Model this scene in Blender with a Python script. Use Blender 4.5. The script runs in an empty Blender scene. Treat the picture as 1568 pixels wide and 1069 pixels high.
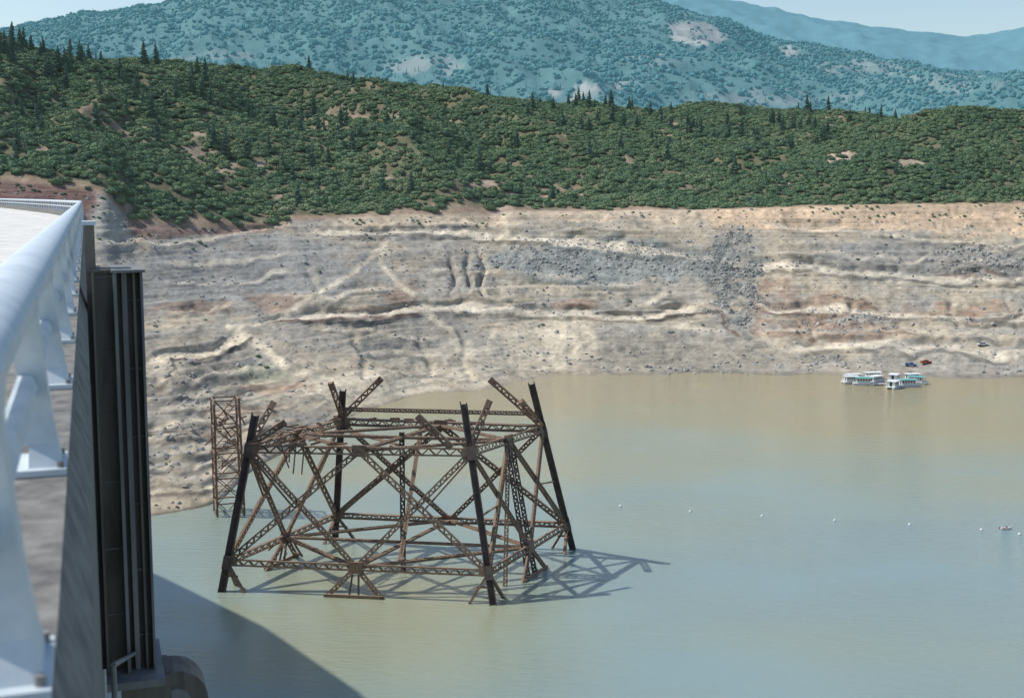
import bpy, math, random
import numpy as np
from mathutils import Vector, Matrix
random.seed(7); rng=np.random.default_rng(11)
D=bpy.data; scene=bpy.context.scene
col=scene.collection
# ------------------------------------------------------------------ camera (eye is 75 m above the drawn-down lake)
EYE=75.0; PITCH=math.radians(6.96); F=1917.0
cp,sp=math.cos(PITCH),math.sin(PITCH)
cd=D.cameras.new("camera"); cam=D.objects.new("camera",cd); col.objects.link(cam)
cam.location=(0,0,EYE); cam.rotation_euler=(math.pi/2-PITCH,0,0)
cd.sensor_width=36; cd.lens=44.0; cd.clip_end=30000; cd.clip_start=0.05
cd.dof.use_dof=True; cd.dof.focus_distance=215; cd.dof.aperture_fstop=3.5
scene.camera=cam
scene.view_settings.view_transform='Standard'; scene.view_settings.look='None'; scene.view_settings.exposure=0
# ------------------------------------------------------------------ light
S=Vector((0.75,-0.08,-1.0)).normalized()
elev=math.asin(-S.z); 
sd=D.lights.new("sun",'SUN'); sd.energy=4.3; sd.angle=math.radians(0.6); sd.color=(1,0.95,0.86)
so=D.objects.new("sun",sd); col.objects.link(so); so.rotation_euler=S.to_track_quat('-Z','Y').to_euler(); so.location=(-200,50,300)
w=D.worlds.new("World"); scene.world=w; w.use_nodes=True
nt=w.node_tree; bg=nt.nodes['Background']; sk=nt.nodes.new('ShaderNodeTexSky'); sk.sky_type='NISHITA'; sk.sun_disc=False
sk.sun_elevation=elev; sk.sun_rotation=math.atan2(-S.x,-S.y); sk.air_density=1.2; sk.dust_density=1.0; sk.ozone_density=2.0
nt.links.new(sk.outputs[0],bg.inputs[0]); bg.inputs[1].default_value=0.15
# ------------------------------------------------------------------ materials
def newmat(name):
    m=D.materials.new(name); m.use_nodes=True; n=m.node_tree.nodes; return m,n,m.node_tree.links,n['Principled BSDF']
def haze(b,c): b.inputs['Emission Color'].default_value=(*c,1); b.inputs['Emission Strength'].default_value=1.0   # surface glow added to imitate haze air-light
def ramp(n,stops):
    r=n.new('ShaderNodeValToRGB'); e=r.color_ramp.elements
    while len(e)<len(stops): e.new(0.5)
    for i,(p,c) in enumerate(stops): e[i].position=p; e[i].color=(*c,1)
    return r
def noisemat(name,c1,c2,scale=2.0,rough=0.8,metal=0.0,bump=0.0,c3=None,spec=0.3,detail=8,stretch=None):
    m,n,l,b=newmat(name)
    tc=n.new('ShaderNodeTexCoord'); no=n.new('ShaderNodeTexNoise'); no.inputs['Scale'].default_value=scale; no.inputs['Detail'].default_value=detail; no.inputs['Roughness'].default_value=0.65
    if stretch:
        mp=n.new('ShaderNodeMapping'); mp.inputs['Scale'].default_value=stretch; l.new(tc.outputs['Object'],mp.inputs[0]); l.new(mp.outputs[0],no.inputs['Vector'])
    else: l.new(tc.outputs['Object'],no.inputs['Vector'])
    st=[(0.35,c1),(0.65,c2)] if c3 is None else [(0.3,c1),(0.5,c2),(0.7,c3)]
    r=ramp(n,st); l.new(no.outputs[0],r.inputs[0]); l.new(r.outputs[0],b.inputs['Base Color'])
    b.inputs['Roughness'].default_value=rough; b.inputs['Metallic'].default_value=metal; b.inputs['Specular IOR Level'].default_value=spec
    if bump:
        bp=n.new('ShaderNodeBump'); bp.inputs['Strength'].default_value=bump; bp.inputs['Distance'].default_value=0.02; l.new(no.outputs[0],bp.inputs['Height']); l.new(bp.outputs[0],b.inputs['Normal'])
    return m
M_steel=noisemat("weathered_steel",(0.10,0.078,0.066),(0.26,0.18,0.125),0.8,0.85,c3=(0.18,0.145,0.12))
M_legs=noisemat("dark_leg_steel",(0.075,0.06,0.058),(0.16,0.12,0.10),0.5,0.8)
M_rust=noisemat("rusty_steel",(0.16,0.10,0.075),(0.34,0.23,0.16),0.7,0.9)
M_conc=noisemat("dam_concrete",(0.10,0.10,0.10),(0.24,0.235,0.22),6,0.9,bump=0.15)
M_deck=noisemat("pale_concrete",(0.50,0.49,0.46),(0.66,0.65,0.62),0.8,0.9,bump=0.1)
M_paint=noisemat("aluminium_paint",(0.44,0.52,0.58),(0.60,0.66,0.70),5,0.45,spec=0.5)
M_pil=noisemat("pillar_steel",(0.09,0.085,0.07),(0.18,0.16,0.135),1.2,0.7,c3=(0.12,0.105,0.085),stretch=(3,3,0.5))
M_pil2=noisemat("pillar_flange_steel",(0.15,0.15,0.145),(0.25,0.25,0.24),1.5,0.6,stretch=(3,3,0.5))
M_white=noisemat("white_paint",(0.58,0.60,0.60),(0.74,0.75,0.74),3,0.5)
M_teal=noisemat("teal_paint",(0.12,0.36,0.34),(0.2,0.45,0.42),3,0.5)
M_red=noisemat("red_paint",(0.35,0.06,0.04),(0.5,0.1,0.07),3,0.5)
M_blue=noisemat("blue_paint",(0.05,0.14,0.3),(0.1,0.22,0.4),3,0.5)
M_glass=noisemat("dark_glass",(0.02,0.03,0.04),(0.04,0.05,0.06),3,0.15,spec=0.6)
M_tyre=noisemat("tyre_rubber",(0.02,0.02,0.02),(0.04,0.04,0.04),3,0.9)
M_rock=noisemat("boulder_rock",(0.23,0.235,0.225),(0.43,0.41,0.37),0.6,0.95)
def foliage(name,stops,k=0.02,hz=(0.012,0.018,0.019)):  # hz: faint glow put on the leaves in place of haze
    m,n,l,b=newmat(name)
    oi=n.new('ShaderNodeObjectInfo'); r=ramp(n,stops); 
    g=n.new('ShaderNodeNewGeometry'); no=n.new('ShaderNodeTexNoise'); no.inputs['Scale'].default_value=k; no.inputs['Detail'].default_value=4
    l.new(g.outputs['Position'],no.inputs['Vector'])
    a=n.new('ShaderNodeMath'); a.operation='MULTIPLY_ADD'; a.inputs[1].default_value=0.6; l.new(oi.outputs['Random'],a.inputs[0])
    s=n.new('ShaderNodeMath'); s.operation='MULTIPLY_ADD'; s.inputs[1].default_value=1.6; s.inputs[2].default_value=-0.6; l.new(no.outputs[0],s.inputs[0]); l.new(s.outputs[0],a.inputs[2])
    l.new(a.outputs[0],r.inputs[0]); l.new(r.outputs[0],b.inputs['Base Color'])
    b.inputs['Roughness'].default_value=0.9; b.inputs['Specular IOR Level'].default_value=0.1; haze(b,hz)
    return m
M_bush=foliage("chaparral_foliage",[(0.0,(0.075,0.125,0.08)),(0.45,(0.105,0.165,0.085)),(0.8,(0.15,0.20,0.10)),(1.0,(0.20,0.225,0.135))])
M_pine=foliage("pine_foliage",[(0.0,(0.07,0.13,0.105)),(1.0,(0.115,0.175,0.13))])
M_far=foliage("hazy_forest_foliage",[(0.0,(0.065,0.165,0.185)),(1.0,(0.10,0.21,0.205))],0.003,(0.036,0.088,0.115))  # blue haze tint painted into the leaf colours, plus glow
M_bark=noisemat("bark",(0.08,0.06,0.05),(0.14,0.11,0.09),3,0.9)
def terrmat(name,nscale,bumpd,var=0.35,hz=None):
    m,n,l,b=newmat(name)
    at=n.new('ShaderNodeAttribute'); at.attribute_name="col"
    g=n.new('ShaderNodeNewGeometry'); no=n.new('ShaderNodeTexNoise'); no.inputs['Scale'].default_value=nscale; no.inputs['Detail'].default_value=10; no.inputs['Roughness'].default_value=0.72
    l.new(g.outputs['Position'],no.inputs['Vector'])
    mr=n.new('ShaderNodeMapRange'); mr.inputs[1].default_value=0.3; mr.inputs[2].default_value=0.7; mr.inputs[3].default_value=1-var; mr.inputs[4].default_value=1+var
    l.new(no.outputs[0],mr.inputs[0])
    mx=n.new('ShaderNodeVectorMath'); mx.operation='SCALE'; l.new(at.outputs['Color'],mx.inputs[0]); l.new(mr.outputs[0],mx.inputs['Scale'])
    l.new(mx.outputs[0],b.inputs['Base Color']); b.inputs['Roughness'].default_value=0.95; b.inputs['Specular IOR Level'].default_value=0.1
    bp=n.new('ShaderNodeBump'); bp.inputs['Strength'].default_value=0.8; bp.inputs['Distance'].default_value=bumpd; l.new(no.outputs[0],bp.inputs['Height']); l.new(bp.outputs[0],b.inputs['Normal'])
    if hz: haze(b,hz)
    return m
M_terr=terrmat("bare_ground",0.35,0.9,0.26); M_mtn=terrmat("hazy_mountain_ground",0.02,6,0.12,(0.036,0.088,0.115)); M_mtn2=terrmat("distant_mountain_ground",0.01,8,0.12,(0.08,0.17,0.22))  # both mountain grounds glow bluish to imitate haze
# ------------------------------------------------------------------ noise
TAB=rng.random((256,256))
def vn(x,y,s=0):
    x=np.asarray(x,float)+s*17.31; y=np.asarray(y,float)+s*9.77
    xi=np.floor(x).astype(int); yi=np.floor(y).astype(int); fx=x-xi; fy=y-yi
    fx=fx*fx*(3-2*fx); fy=fy*fy*(3-2*fy)
    a=TAB[xi&255,yi&255]; b_=TAB[(xi+1)&255,yi&255]; c=TAB[xi&255,(yi+1)&255]; d=TAB[(xi+1)&255,(yi+1)&255]
    return (a*(1-fx)+b_*fx)*(1-fy)+(c*(1-fx)+d*fx)*fy
def fbm(x,y,s=0,o=5,g=0.5):
    t=0;a=1;n=0
    for i in range(o):
        t=t+a*vn(x*2**i,y*2**i,s+i*3); n+=a; a*=g
    return t/n*2-1
def ridge(x,y,s=0,o=4):
    t=0;a=1;n=0
    for i in range(o):
        t=t+a*(1-np.abs(vn(x*2**i,y*2**i,s+i*5)*2-1)); n+=a; a*=0.5
    return t/n
def sst(x): x=np.clip(x,0,1); return x*x*(3-2*x)
def tana(v): return np.tan(PITCH+np.arctan((np.asarray(v,float)-534)/F))   # tangent of the depression angle of a sight line
def to_xyz(u,v,Y):
    z=EYE-Y*tana(v); d=cp*Y+(EYE-z)*sp; return (u-784)/F*d,Y,z
# ------------------------------------------------------------------ mesh helpers
def grid_object(name,X,Y,Z,C,mat,smooth=True):
    r,c=X.shape; me=D.meshes.new(name); me.vertices.add(r*c)
    me.vertices.foreach_set('co',np.stack([X,Y,Z],-1).astype(np.float32).ravel())
    idx=np.arange(r*c).reshape(r,c); q=np.stack([idx[:-1,:-1],idx[:-1,1:],idx[1:,1:],idx[1:,:-1]],-1).reshape(-1,4)
    me.loops.add(q.size); me.loops.foreach_set('vertex_index',q.ravel().astype(np.int32))
    me.polygons.add(len(q)); me.polygons.foreach_set('loop_start',(np.arange(len(q))*4).astype(np.int32))
    me.polygons.foreach_set('use_smooth',np.full(len(q),smooth))
    me.update(calc_edges=True)
    a=me.attributes.new("col",'FLOAT_COLOR','POINT'); a.data.foreach_set('color',np.concatenate([C.reshape(-1,3),np.ones((r*c,1))],1).astype(np.float32).ravel())
    me.materials.append(mat); o=D.objects.new(name,me); col.objects.link(o); return o
class MB:
    def __init__(s): s.v=[];s.f=[];s.m=[];s.mats=[]
    def mi(s,mat):
        if mat not in s.mats: s.mats.append(mat)
        return s.mats.index(mat)
    def box8(s,P,mat):
        b=len(s.v); s.v+= [tuple(p) for p in P]; k=s.mi(mat)
        for f in ((0,3,2,1),(4,5,6,7),(0,1,5,4),(1,2,6,5),(2,3,7,6),(3,0,4,7)): s.f.append(tuple(b+i for i in f)); s.m.append(k)
    def beam(s,p,q,w,h,mat,side=None,taper=1.0):
        p=Vector(p);q=Vector(q);d=(q-p)
        if d.length<1e-6: return
        d.normalize()
        a=Vector(side) if side is not None else (Vector((0,0,1)) if abs(d.z)<0.9 else Vector((1,0,0)))
        x=(a-d*a.dot(d)); x.normalize(); y=d.cross(x)
        P=[]
        for o,t in ((p,1),(q,taper)):
            for i,j in ((-1,-1),(1,-1),(1,1),(-1,1)): P.append(o+x*i*w/2*t+y*j*h/2*t)
        s.box8(P,mat)
    def box(s,c,sz,mat,R=None):
        c=Vector(c);P=[]
        for k in (-1,1):
            for i,j in ((-1,-1),(1,-1),(1,1),(-1,1)):
                v=Vector((i*sz[0]/2,j*sz[1]/2,k*sz[2]/2)); 
                if R: v=R@v
                P.append(c+v)
        s.box8(P,mat)
    def tube(s,pts,r,mat,n=10,cap=True,rx=None):
        k=s.mi(mat); b=len(s.v); m=len(pts)
        for i,p in enumerate(pts):
            p=Vector(p); d=(Vector(pts[min(i+1,m-1)])-Vector(pts[max(i-1,0)])).normalized()
            a=Vector((0,0,1)) if abs(d.z)<0.9 else Vector((1,0,0)); x=(a-d*a.dot(d)).normalized(); y=d.cross(x)
            rr=r[i] if isinstance(r,(list,tuple)) else r; ry=rr if rx is None else rx
            for j in range(n):
                t=2*math.pi*j/n; s.v.append(tuple(p+x*rr*math.cos(t)+y*ry*math.sin(t)))
        for i in range(m-1):
            for j in range(n):
                s.f.append((b+i*n+j,b+i*n+(j+1)%n,b+(i+1)*n+(j+1)%n,b+(i+1)*n+j)); s.m.append(k)
        if cap: s.f.append(tuple(b+j for j in range(n))[::-1]); s.m.append(k); s.f.append(tuple(b+(m-1)*n+j for j in range(n))); s.m.append(k)
    def lattice(s,p,q,wd,dp,mat,plane_n,lace=True,bay=1.0):
        """built-up laced member: channel chords joined by zig-zag lacing and gusset plates"""
        p=Vector(p);q=Vector(q);d=q-p;L=d.length;d.normalize(); n=Vector(plane_n); n=(n-d*n.dot(d)).normalized(); sd_=d.cross(n)
        a=sd_*wd/2
        for sg in (-1,1): s.beam(p+a*sg,q+a*sg,0.28,dp,mat,side=sd_)
        if lace:
            N=max(2,int(L/(wd*bay)))
            for k in range(N):
                A=p+d*L*k/N; B=p+d*L*(k+1)/N; sg=1 if k%2 else -1
                for off in (-dp/2,dp/2):
                    s.beam(A+a*sg+n*off,B-a*sg+n*off,0.22,0.05,mat,side=sd_)
        for e,o in ((p,1),(q,-1)):
            s.beam(e,e+d*o*1.8,wd+0.3,dp+0.08,mat,side=sd_)
    def obj(s,name,parent=None,smooth=False):
        me=D.meshes.new(name); me.from_pydata(s.v,[],s.f)
        for m in s.mats: me.materials.append(m)
        me.polygons.foreach_set('material_index',s.m); 
        if smooth: me.polygons.foreach_set('use_smooth',[True]*len(s.f))
        me.update(); o=D.objects.new(name,me); col.objects.link(o)
        if parent: o.parent=parent
        return o
def empty(name,loc=(0,0,0),rz=0):
    e=D.objects.new(name,None); e.location=loc; e.rotation_euler=(0,0,rz); e.empty_display_size=1; col.objects.link(e); return e
# ------------------------------------------------------------------ TERRAIN: lake bank + first hill
def smooth(a,k=9):
    p=np.pad(a,(k,k),'edge'); return np.convolve(p,np.ones(2*k+1)/(2*k+1),'valid')
I=np.interp
NC=940; U1=np.linspace(-260,1840,NC)
vs=smooth(I(U1,[-260,232,300,335,380,440,500,600,640,740,800,860,1230,1568,1840],[850,790,778,770,722,688,650,615,601,598,583,577,574,580,588]),10)
Ys=EYE/tana(vs)
vt=smooth(I(U1,[-260,0,100,160,185,205,300,400,450,500,600,700,760,780,900,1060,1200,1320,1568,1840],[300,280,290,300,330,345,350,350,340,337,330,330,331,324,324,322,318,314,313,312]),3)
Yt=smooth(I(U1,[-260,200,450,800,1840],[600,625,700,765,765]),20)
gexp=smooth(I(U1,[-260,232,420,600,900,1840],[1.25,1.25,1.15,1.0,0.88,0.85]),20)
benches=[([470,620,770,900,1050,1160,1300,1568,1840],[353,357,366,379,396,408,416,433,445],16,2.4),
 ([380,480,560,650,760,860,960,1050,1075],[507,491,484,479,476,479,488,479,470],20,3),
 ([225,262,330,385],[556,552,546,524],20,5),
 ([1150,1250,1400,1568,1840],[468,470,482,497,505],12,2),
 ([1200,1330,1420,1568,1840],[532,530,537,548,552],12,3.5),
 ([230,330,450],[640,622,600],11,2.4),([240,330,440],[700,690,655],9,2.4),
 ([150,240,330,440],[366,372,364,352],10,2),
 ([820,950,1040],[352,356,362],9,2),([640,760,860,1000],[415,420,428,436],9,2.2),
 ([400,470,560,620],[455,462,452,440],9,2.2),([240,300,370],[470,478,465],10,2.4),([1180,1300,1400,1568,1840],[505,508,512,522,530],9,2),([1170,1300,1568,1840],[345,352,372,380],10,2),
 ([230,300,380,460],[592,588,570,560],9,2),([520,600,700,780],[545,540,548,560],7,1.8),([860,950,1060],[455,462,452],8,1.8),([200,290,370],[735,728,715],7,2),([1180,1320,1568],[385,392,402],8,1.8),
 ([200,280,370,450],[618,612,596,588],6,1.6),([200,290,400,460],[664,655,640,622],6,1.8),([200,280,370,420],[683,676,668,655],6,1.6),([200,300,380],[718,711,698],6,1.6),([200,280,350],[756,750,742],6,1.6),([560,640,740],[575,570,578],5,1.5),([240,340,460],[425,432,420],7,1.8),([240,350,460],[398,404,396],7,1.8),([460,560,680],[515,510,520],7,1.8)]
nb=360; T=np.linspace(0,1,nb)[:,None]
V=vs+(vt-vs)*T; UU=np.broadcast_to(U1,V.shape)
Y=Ys+(Yt-Ys)*T**gexp
def bench_line(bu,bv): return smooth(I(U1,bu,bv),6)+(vn(U1/34,U1*0,int(bv[0])%7)-.5)*10+(vn(U1/11,U1*0,int(bv[0])%5)-.5)*3.5
for bu,bv,amp,w_ in benches:
    vr=bench_line(bu,bv)
    mk=sst((U1-bu[0])/50+0.1)*sst((bu[-1]-U1)/50+0.1); st=sst((vr+w_-V)/(2*w_)); cut=sst((vr-w_-V)/15); fill=sst((vr+w_+15-V)/15)
    mod=.55+.9*vn(U1/28,U1*0,int(bv[0])%11)
    Y=Y+amp*mk*(st-.38*np.minimum(mod,1.1)*cut-.22*fill-(1-.22-.38*np.minimum(mod,1.1))*T)
X,Y,Z=to_xyz(UU,V,Y)
fade=(0.22+0.78*sst(T*10))*sst((1-T)*25+0.15)
gul=ridge(X/45+Y/200+fbm(X/60,Y/60,15)*.5,Y/120,2)-0.55
hn=fbm(X/70,Y/60,1)*3.4+gul*3.6+fbm(X/18,Y/16,4)*1.6+fbm(X/4,Y/4,6)*0.5
# rubble zone and small cliffs
def blob(u,v,cu,cv,ru,rv,wob=0.5):
    q=((u-cu)/ru)**2+((v-cv)/rv)**2; q=q+wob*1.5*fbm(u/26,v/12,8)+wob*.6*fbm(u/7,v/5,18); return sst((1.5-q)/1.1)
rub=np.clip(blob(UU,V,1122,425,40,66,1.1)+0.5*blob(UU,V,950,405,190,18,1)+0.6*blob(UU,V,1290,495,60,20,.9)+0.8*blob(UU,V,1510,395,70,25,.9),0,1)
hn+=rub*(fbm(X/3,Y/3,12,3)*1.7)
for cu in (692,716,738): hn-=2.6*np.exp(-((UU-cu-(V-420)*0.12+4*np.sin(V/9+cu)+3*np.sin(V/17))/4.0)**2)*sst((V-380-cu%9)/18)*sst((460-V+cu%13)/25)
for cu,c0,c1 in ((470,395,470),(540,500,600),(1240,430,470),(1300,440,520),(1450,440,520),(1540,440,520),(640,500,590),(700,500,590)):
    hn-=1.1*np.exp(-((UU-cu-(V-c0)*0.25+4*np.sin(V/9+cu))/6)**2)*sst((V-c0)/25)*sst((c1-V)/25)
fan=sst((UU-800)/60)*sst((1180-UU)/60)*sst((V-492)/18)
hn+=fan*(np.sin((UU+(V-500)*.35*np.sign(UU-960))/5.5+fbm(UU/30,V/40,19)*4))*0.3*(.5+.5*fbm(UU/40,V/60,20))
Z=Z+hn*fade
Z=Z+(fbm(Z*0.45,X*0.006,44,3)*1.3)*fade*(1-rub)
# colours
def C3(*c): return np.array(c)
tan_=C3(0.41,0.355,0.27); gray=C3(0.255,0.255,0.24); pale=C3(0.55,0.485,0.37); red=C3(0.28,0.165,0.12); dark=C3(0.10,0.085,0.075); blueg=C3(0.235,0.26,0.25)
C=np.zeros(V.shape+(3,))+tan_
def mixc(C,c,m): m=np.clip(m,0,1)[...,None]; return C*(1-m)+c*m
n1=fbm(UU/90,V/26,21); n2=fbm(UU/30,V/9,22); n3=fbm(UU/9,V/5,23)
C=mixc(C,gray,sst(n1*1.4+0.45+n2*.6)*0.6)
C=mixc(C,gray,0.9*blob(UU,V,360,420,240,62)); C=mixc(C,C3(0.24,0.225,0.195),0.85*blob(UU,V,300,620,95,65))
C=mixc(C,blueg,0.85*blob(UU,V,950,405,230,32)); C=mixc(C,C3(0.24,0.23,0.20),0.7*blob(UU,V,640,515,90,35))
C=mixc(C,C3(0.29,0.265,0.215),0.85*blob(UU,V,1020,545,220,28))
C=mixc(C,blueg*0.72,0.8*blob(UU,V,1122,428,40,64,1.1)); C=mixc(C,gray,0.65*blob(UU,V,1400,400,180,35))
C=mixc(C,pale,0.8*blob(UU,V,840,525,80,38)); C=mixc(C,pale,0.85*blob(UU,V,560,598,120,22)); C=mixc(C,pale,0.5*blob(UU,V,700,560,90,30)); C=mixc(C,pale,0.6*blob(UU,V,250,570,40,25))
C=mixc(C,C3(0.49,0.40,0.295),0.85*sst((UU-480)/60)*sst((V*-1+vt+22+n2*14)/8))
C=mixc(C,C3(0.56,0.42,0.29),0.85*sst((UU-1060)/40)*sst((-V+358+n2*22)/16))
for a in ((1250,470,95,20),(1230,500,60,18),(430,462,55,14),(560,478,60,6),(620,455,25,20),(1320,512,70,14),(1180,440,22,14),(290,470,60,12),(420,600,50,10),(880,465,40,7),(1400,480,80,8),(1500,470,60,10),(350,640,60,10)): C=mixc(C,C3(0.31,0.21,0.15),0.6*blob(UU,V,*a,1.3))
C=mixc(C,C3(0.15,0.095,0.085),0.95*sst((205-UU)/12)*sst((V*-1+352)/10)*sst((n2+1)*1.0+.3))
C=mixc(C,C3(0.34,0.34,0.30),0.9*blob(UU,V,168,328,30,34,0.3))
C=mixc(C,C3(0.22,0.14,0.115),0.75*sst((460-UU)/60)*sst((UU-190)/20)*sst((-V+363+n2*6)/6))
C=mixc(C,C3(0.27,0.32,0.21),0.3*blob(UU,V,405,578,50,13,1.2))
def lmask(pts,wd,ws=2.0):
    du=fbm(UU/26,V/12,31)*ws*1.6; dv=fbm(UU/26,V/12,33)*ws; pu=UU+du; pv=V+dv; best=np.full(V.shape,1e9)
    for (a,b_),(c,d) in zip(pts[:-1],pts[1:]):
        L2=(c-a)**2+(d-b_)**2; t=np.clip(((pu-a)*(c-a)+(pv-b_)*(d-b_))/L2,0,1)
        best=np.minimum(best,np.hypot(pu-a-t*(c-a),pv-b_-t*(d-b_)))
    return sst(1.3-best/wd)
road=C3(0.60,0.535,0.42)
for bu,bv,amp,w_ in benches[:5]:
    vr=bench_line(bu,bv); mk=sst((U1-bu[0])/20)*sst((bu[-1]-U1)/20)
    C=mixc(C,road,0.9*mk*sst(1.5-np.abs(V-vr)/(w_+1.2))*(0.85+.15*n2))
    C=mixc(C,C*0.5,0.85*mk*sst(1.4-np.abs(V-vr-w_-6)/3.4)*sst(n2*2+0.8))  # shade of the cut painted as a dark band under the road
for bu,bv,amp,w_ in benches[5:]:
    vr=bench_line(bu,bv); mk=sst((U1-bu[0])/30)*sst((bu[-1]-U1)/30)
    C=mixc(C,pale,0.45*mk*sst(1.5-np.abs(V-vr)/(w_+.3))*(0.7+.3*n2))
    C=mixc(C,C*0.55,0.75*mk*sst(1.4-np.abs(V-vr-w_-5)/2.8)*sst(n2*2+0.6))  # same painted shade under the smaller benches
for pts,wd,cc,k in (([(590,375),(582,402),(605,432),(655,474)],5,pale,.8),([(370,512),(440,480),(520,436),(560,402),(590,378)],4.5,pale,.8),
  ([(350,508),(400,540),(440,570),(500,592),(590,600)],7,pale,.85),([(232,560),(300,552),(370,525)],9,pale,.8),([(840,362),(950,385),(1040,396)],3,pale,.6),
  ([(760,300),(772,335),(778,365)],3,pale,.5),([(650,480),(690,510),(715,570),(730,596)],6,pale,.6),([(770,480),(750,530),(740,590)],5,pale,.5),([(232,740),(290,735),(330,745)],6,pale,.6),([(240,660),(310,650),(380,625),(470,600)],4,pale,.6),
  ([(262,558),(300,556),(345,548),(385,528)],2.6,dark,.9),([(262,556),(268,572),(258,584)],2.4,dark,.85),([(990,493),(1040,484),(1105,478)],3.4,dark,.85),([(1105,480),(1112,505),(1130,515)],3,C3(.16,.1,.08),.8),  # dark lines: shadows of the cuts painted into the ground colour
  ([(400,505),(470,500),(560,490),(640,486)],2.6,C3(.17,.11,.09),.75),([(1060,500),(1000,505)],2.5,pale,.5),([(1030,505),(1100,508)],4,pale,.9),
  ([(1490,492),(1530,494),(1562,486)],5,dark,.8),([(1430,528),(1440,534)],3,dark,.6),([(690,395),(694,430)],2,dark,.4),([(714,392),(718,440)],2,dark,.4),([(738,390),(732,412)],2.5,dark,.6),  # dark: painted shadow in the hole and gullies
  ([(1345,430),(1568,447)],2,pale,.6),([(1170,345),(1568,372)],2,pale,.5),([(1440,420),(1480,424),(1540,420)],3,C3(.17,.12,.1),.7),([(235,600),(262,590)],3,dark,.5),([(250,690),(330,672)],3,C3(.14,.11,.09),.6),([(240,760),(320,756)],4,C3(.13,.11,.1),.6),([(440,600),(470,585)],3,C3(.2,.13,.1),.6),
  ([(205,345),(215,368)],5,red,.5),([(1255,548),(1290,550)],5,C3(.2,.19,.17),.7),([(1260,455),(1320,462),(1345,470)],2.5,C3(.2,.13,.1),.7),([(660,500),(690,520)],5,C3(.2,.17,.14),.5),([(520,520),(560,500)],3,gray*.7,.5)):
    C=mixc(C,cc,k*lmask(pts,wd,1.8))
ringn=vn(Z*0.9,X*0.004+Y*.002,41)*.5+vn(Z*2.9,X*0.01,43)*.5
C=C*(1+(ringn-0.5)*0.38)[...,None]; C=C*(1+n3*0.32+n2*0.2)[...,None]
C=C*(1-rub*0.2*sst(fbm(X/2.2,Y/2.2,51,3)*2.5+.3))[...,None]
C=C*(0.68+0.32*sst(Z/1.2))[...,None]
C=np.clip(C,0.03,0.8)
# underwater apron
ub=10; js=np.arange(ub,0,-1)[:,None]; Yu=Ys-js*4.0; Zu=Z[0]*(1-js/ub)-js*1.1; Xu=(U1-784)/F*(cp*Yu+(EYE-Zu)*sp); Cu=np.zeros(Xu.shape+(3,))+C3(.2,.19,.13)
# hill
vr=I(U1,[-260,0,50,100,200,330,430,520,600,700,800,900,1000,1060,1130,1200,1290,1350,1568,1840],[10,60,82,90,94,99,108,116,131,144,148,160,167,161,163,173,181,191,206,216])
vr=smooth(vr,5)
Yr=smooth(I(U1,[-260,0,400,800,1300,1840],[980,1020,1150,1300,1400,1400]),20)
nh=150; Sx=np.linspace(0,1,nh)[1:,None]
zt=EYE-Yt*tana(vt); zr=EYE-Yr*tana(vr)
Yh=Yt+(Yr-Yt)*Sx; Zh=zt+(zr-zt)*(Sx**0.93)
Xh=(U1-784)/F*(cp*Yh+(EYE-Zh)*sp)
hz=(ridge(Xh/150+Yh/420+fbm(Xh/200,Yh/200,60)*.5,Yh/380,61)-.55)*62*np.sin(np.pi*np.clip(Sx,0,1))**.7+fbm(Xh/60,Yh/60,63)*8*sst(Sx*12)+fbm(Xh/15,Yh/15,64)*1.5*sst(Sx*10)
Zh=Zh+hz
UH=np.broadcast_to(U1,Zh.shape)
Ch=np.zeros(Zh.shape+(3,))+C3(0.14,0.14,0.09); soil=fbm(Xh/70,Yh/70,71); Ch=mixc(Ch,C3(0.25,0.205,0.15),sst(soil*2.0-.2)); Ch=mixc(Ch,C3(0.32,0.24,0.18),sst((0.025-Sx+.015*fbm(Xh/30,Yh/30,79))*60)*0.9)
VH=534+F*((EYE-Zh)*cp-Yh*sp)/(cp*Yh+(EYE-Zh)*sp)
clear=0
for a in ((310,238,24,12),(352,262,22,10),(395,255,15,8),(745,285,35,7),(960,250,11,16),(300,205,30,4),(1030,185,30,5),(560,180,40,4),(60,230,25,6),(450,300,25,5),(880,205,20,4),(600,275,22,4),(130,255,22,5),(770,318,14,12),(210,320,16,8),(1045,290,20,5),(860,300,30,4),(680,250,15,6),(500,290,18,5),(1000,240,15,5)):
    clear=clear+blob(UH,VH,*a,1.4)*.75
clear=np.clip(clear,0,1); Ch=mixc(Ch,C3(0.38,0.295,0.235),clear*.85)
Ch=Ch*(1+fbm(Xh/6,Yh/6,73)*0.4)[...,None]
bk=np.arange(1,7)[:,None]; Yk=Yr+bk*60; Zk=zr+hz[-1]-bk*22; Xk=(U1-784)/F*(cp*Yk+(EYE-Zk)*sp); Ck=np.zeros(Xk.shape+(3,))+C3(.16,.15,.10)
grid_object("terrain",np.vstack([Xu,X,Xh,Xk]),np.vstack([Yu,Y,Yh,Yk]),np.vstack([Zu,Z,Zh,Zk]),np.concatenate([Cu,C,Ch,Ck]),M_terr)
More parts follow.
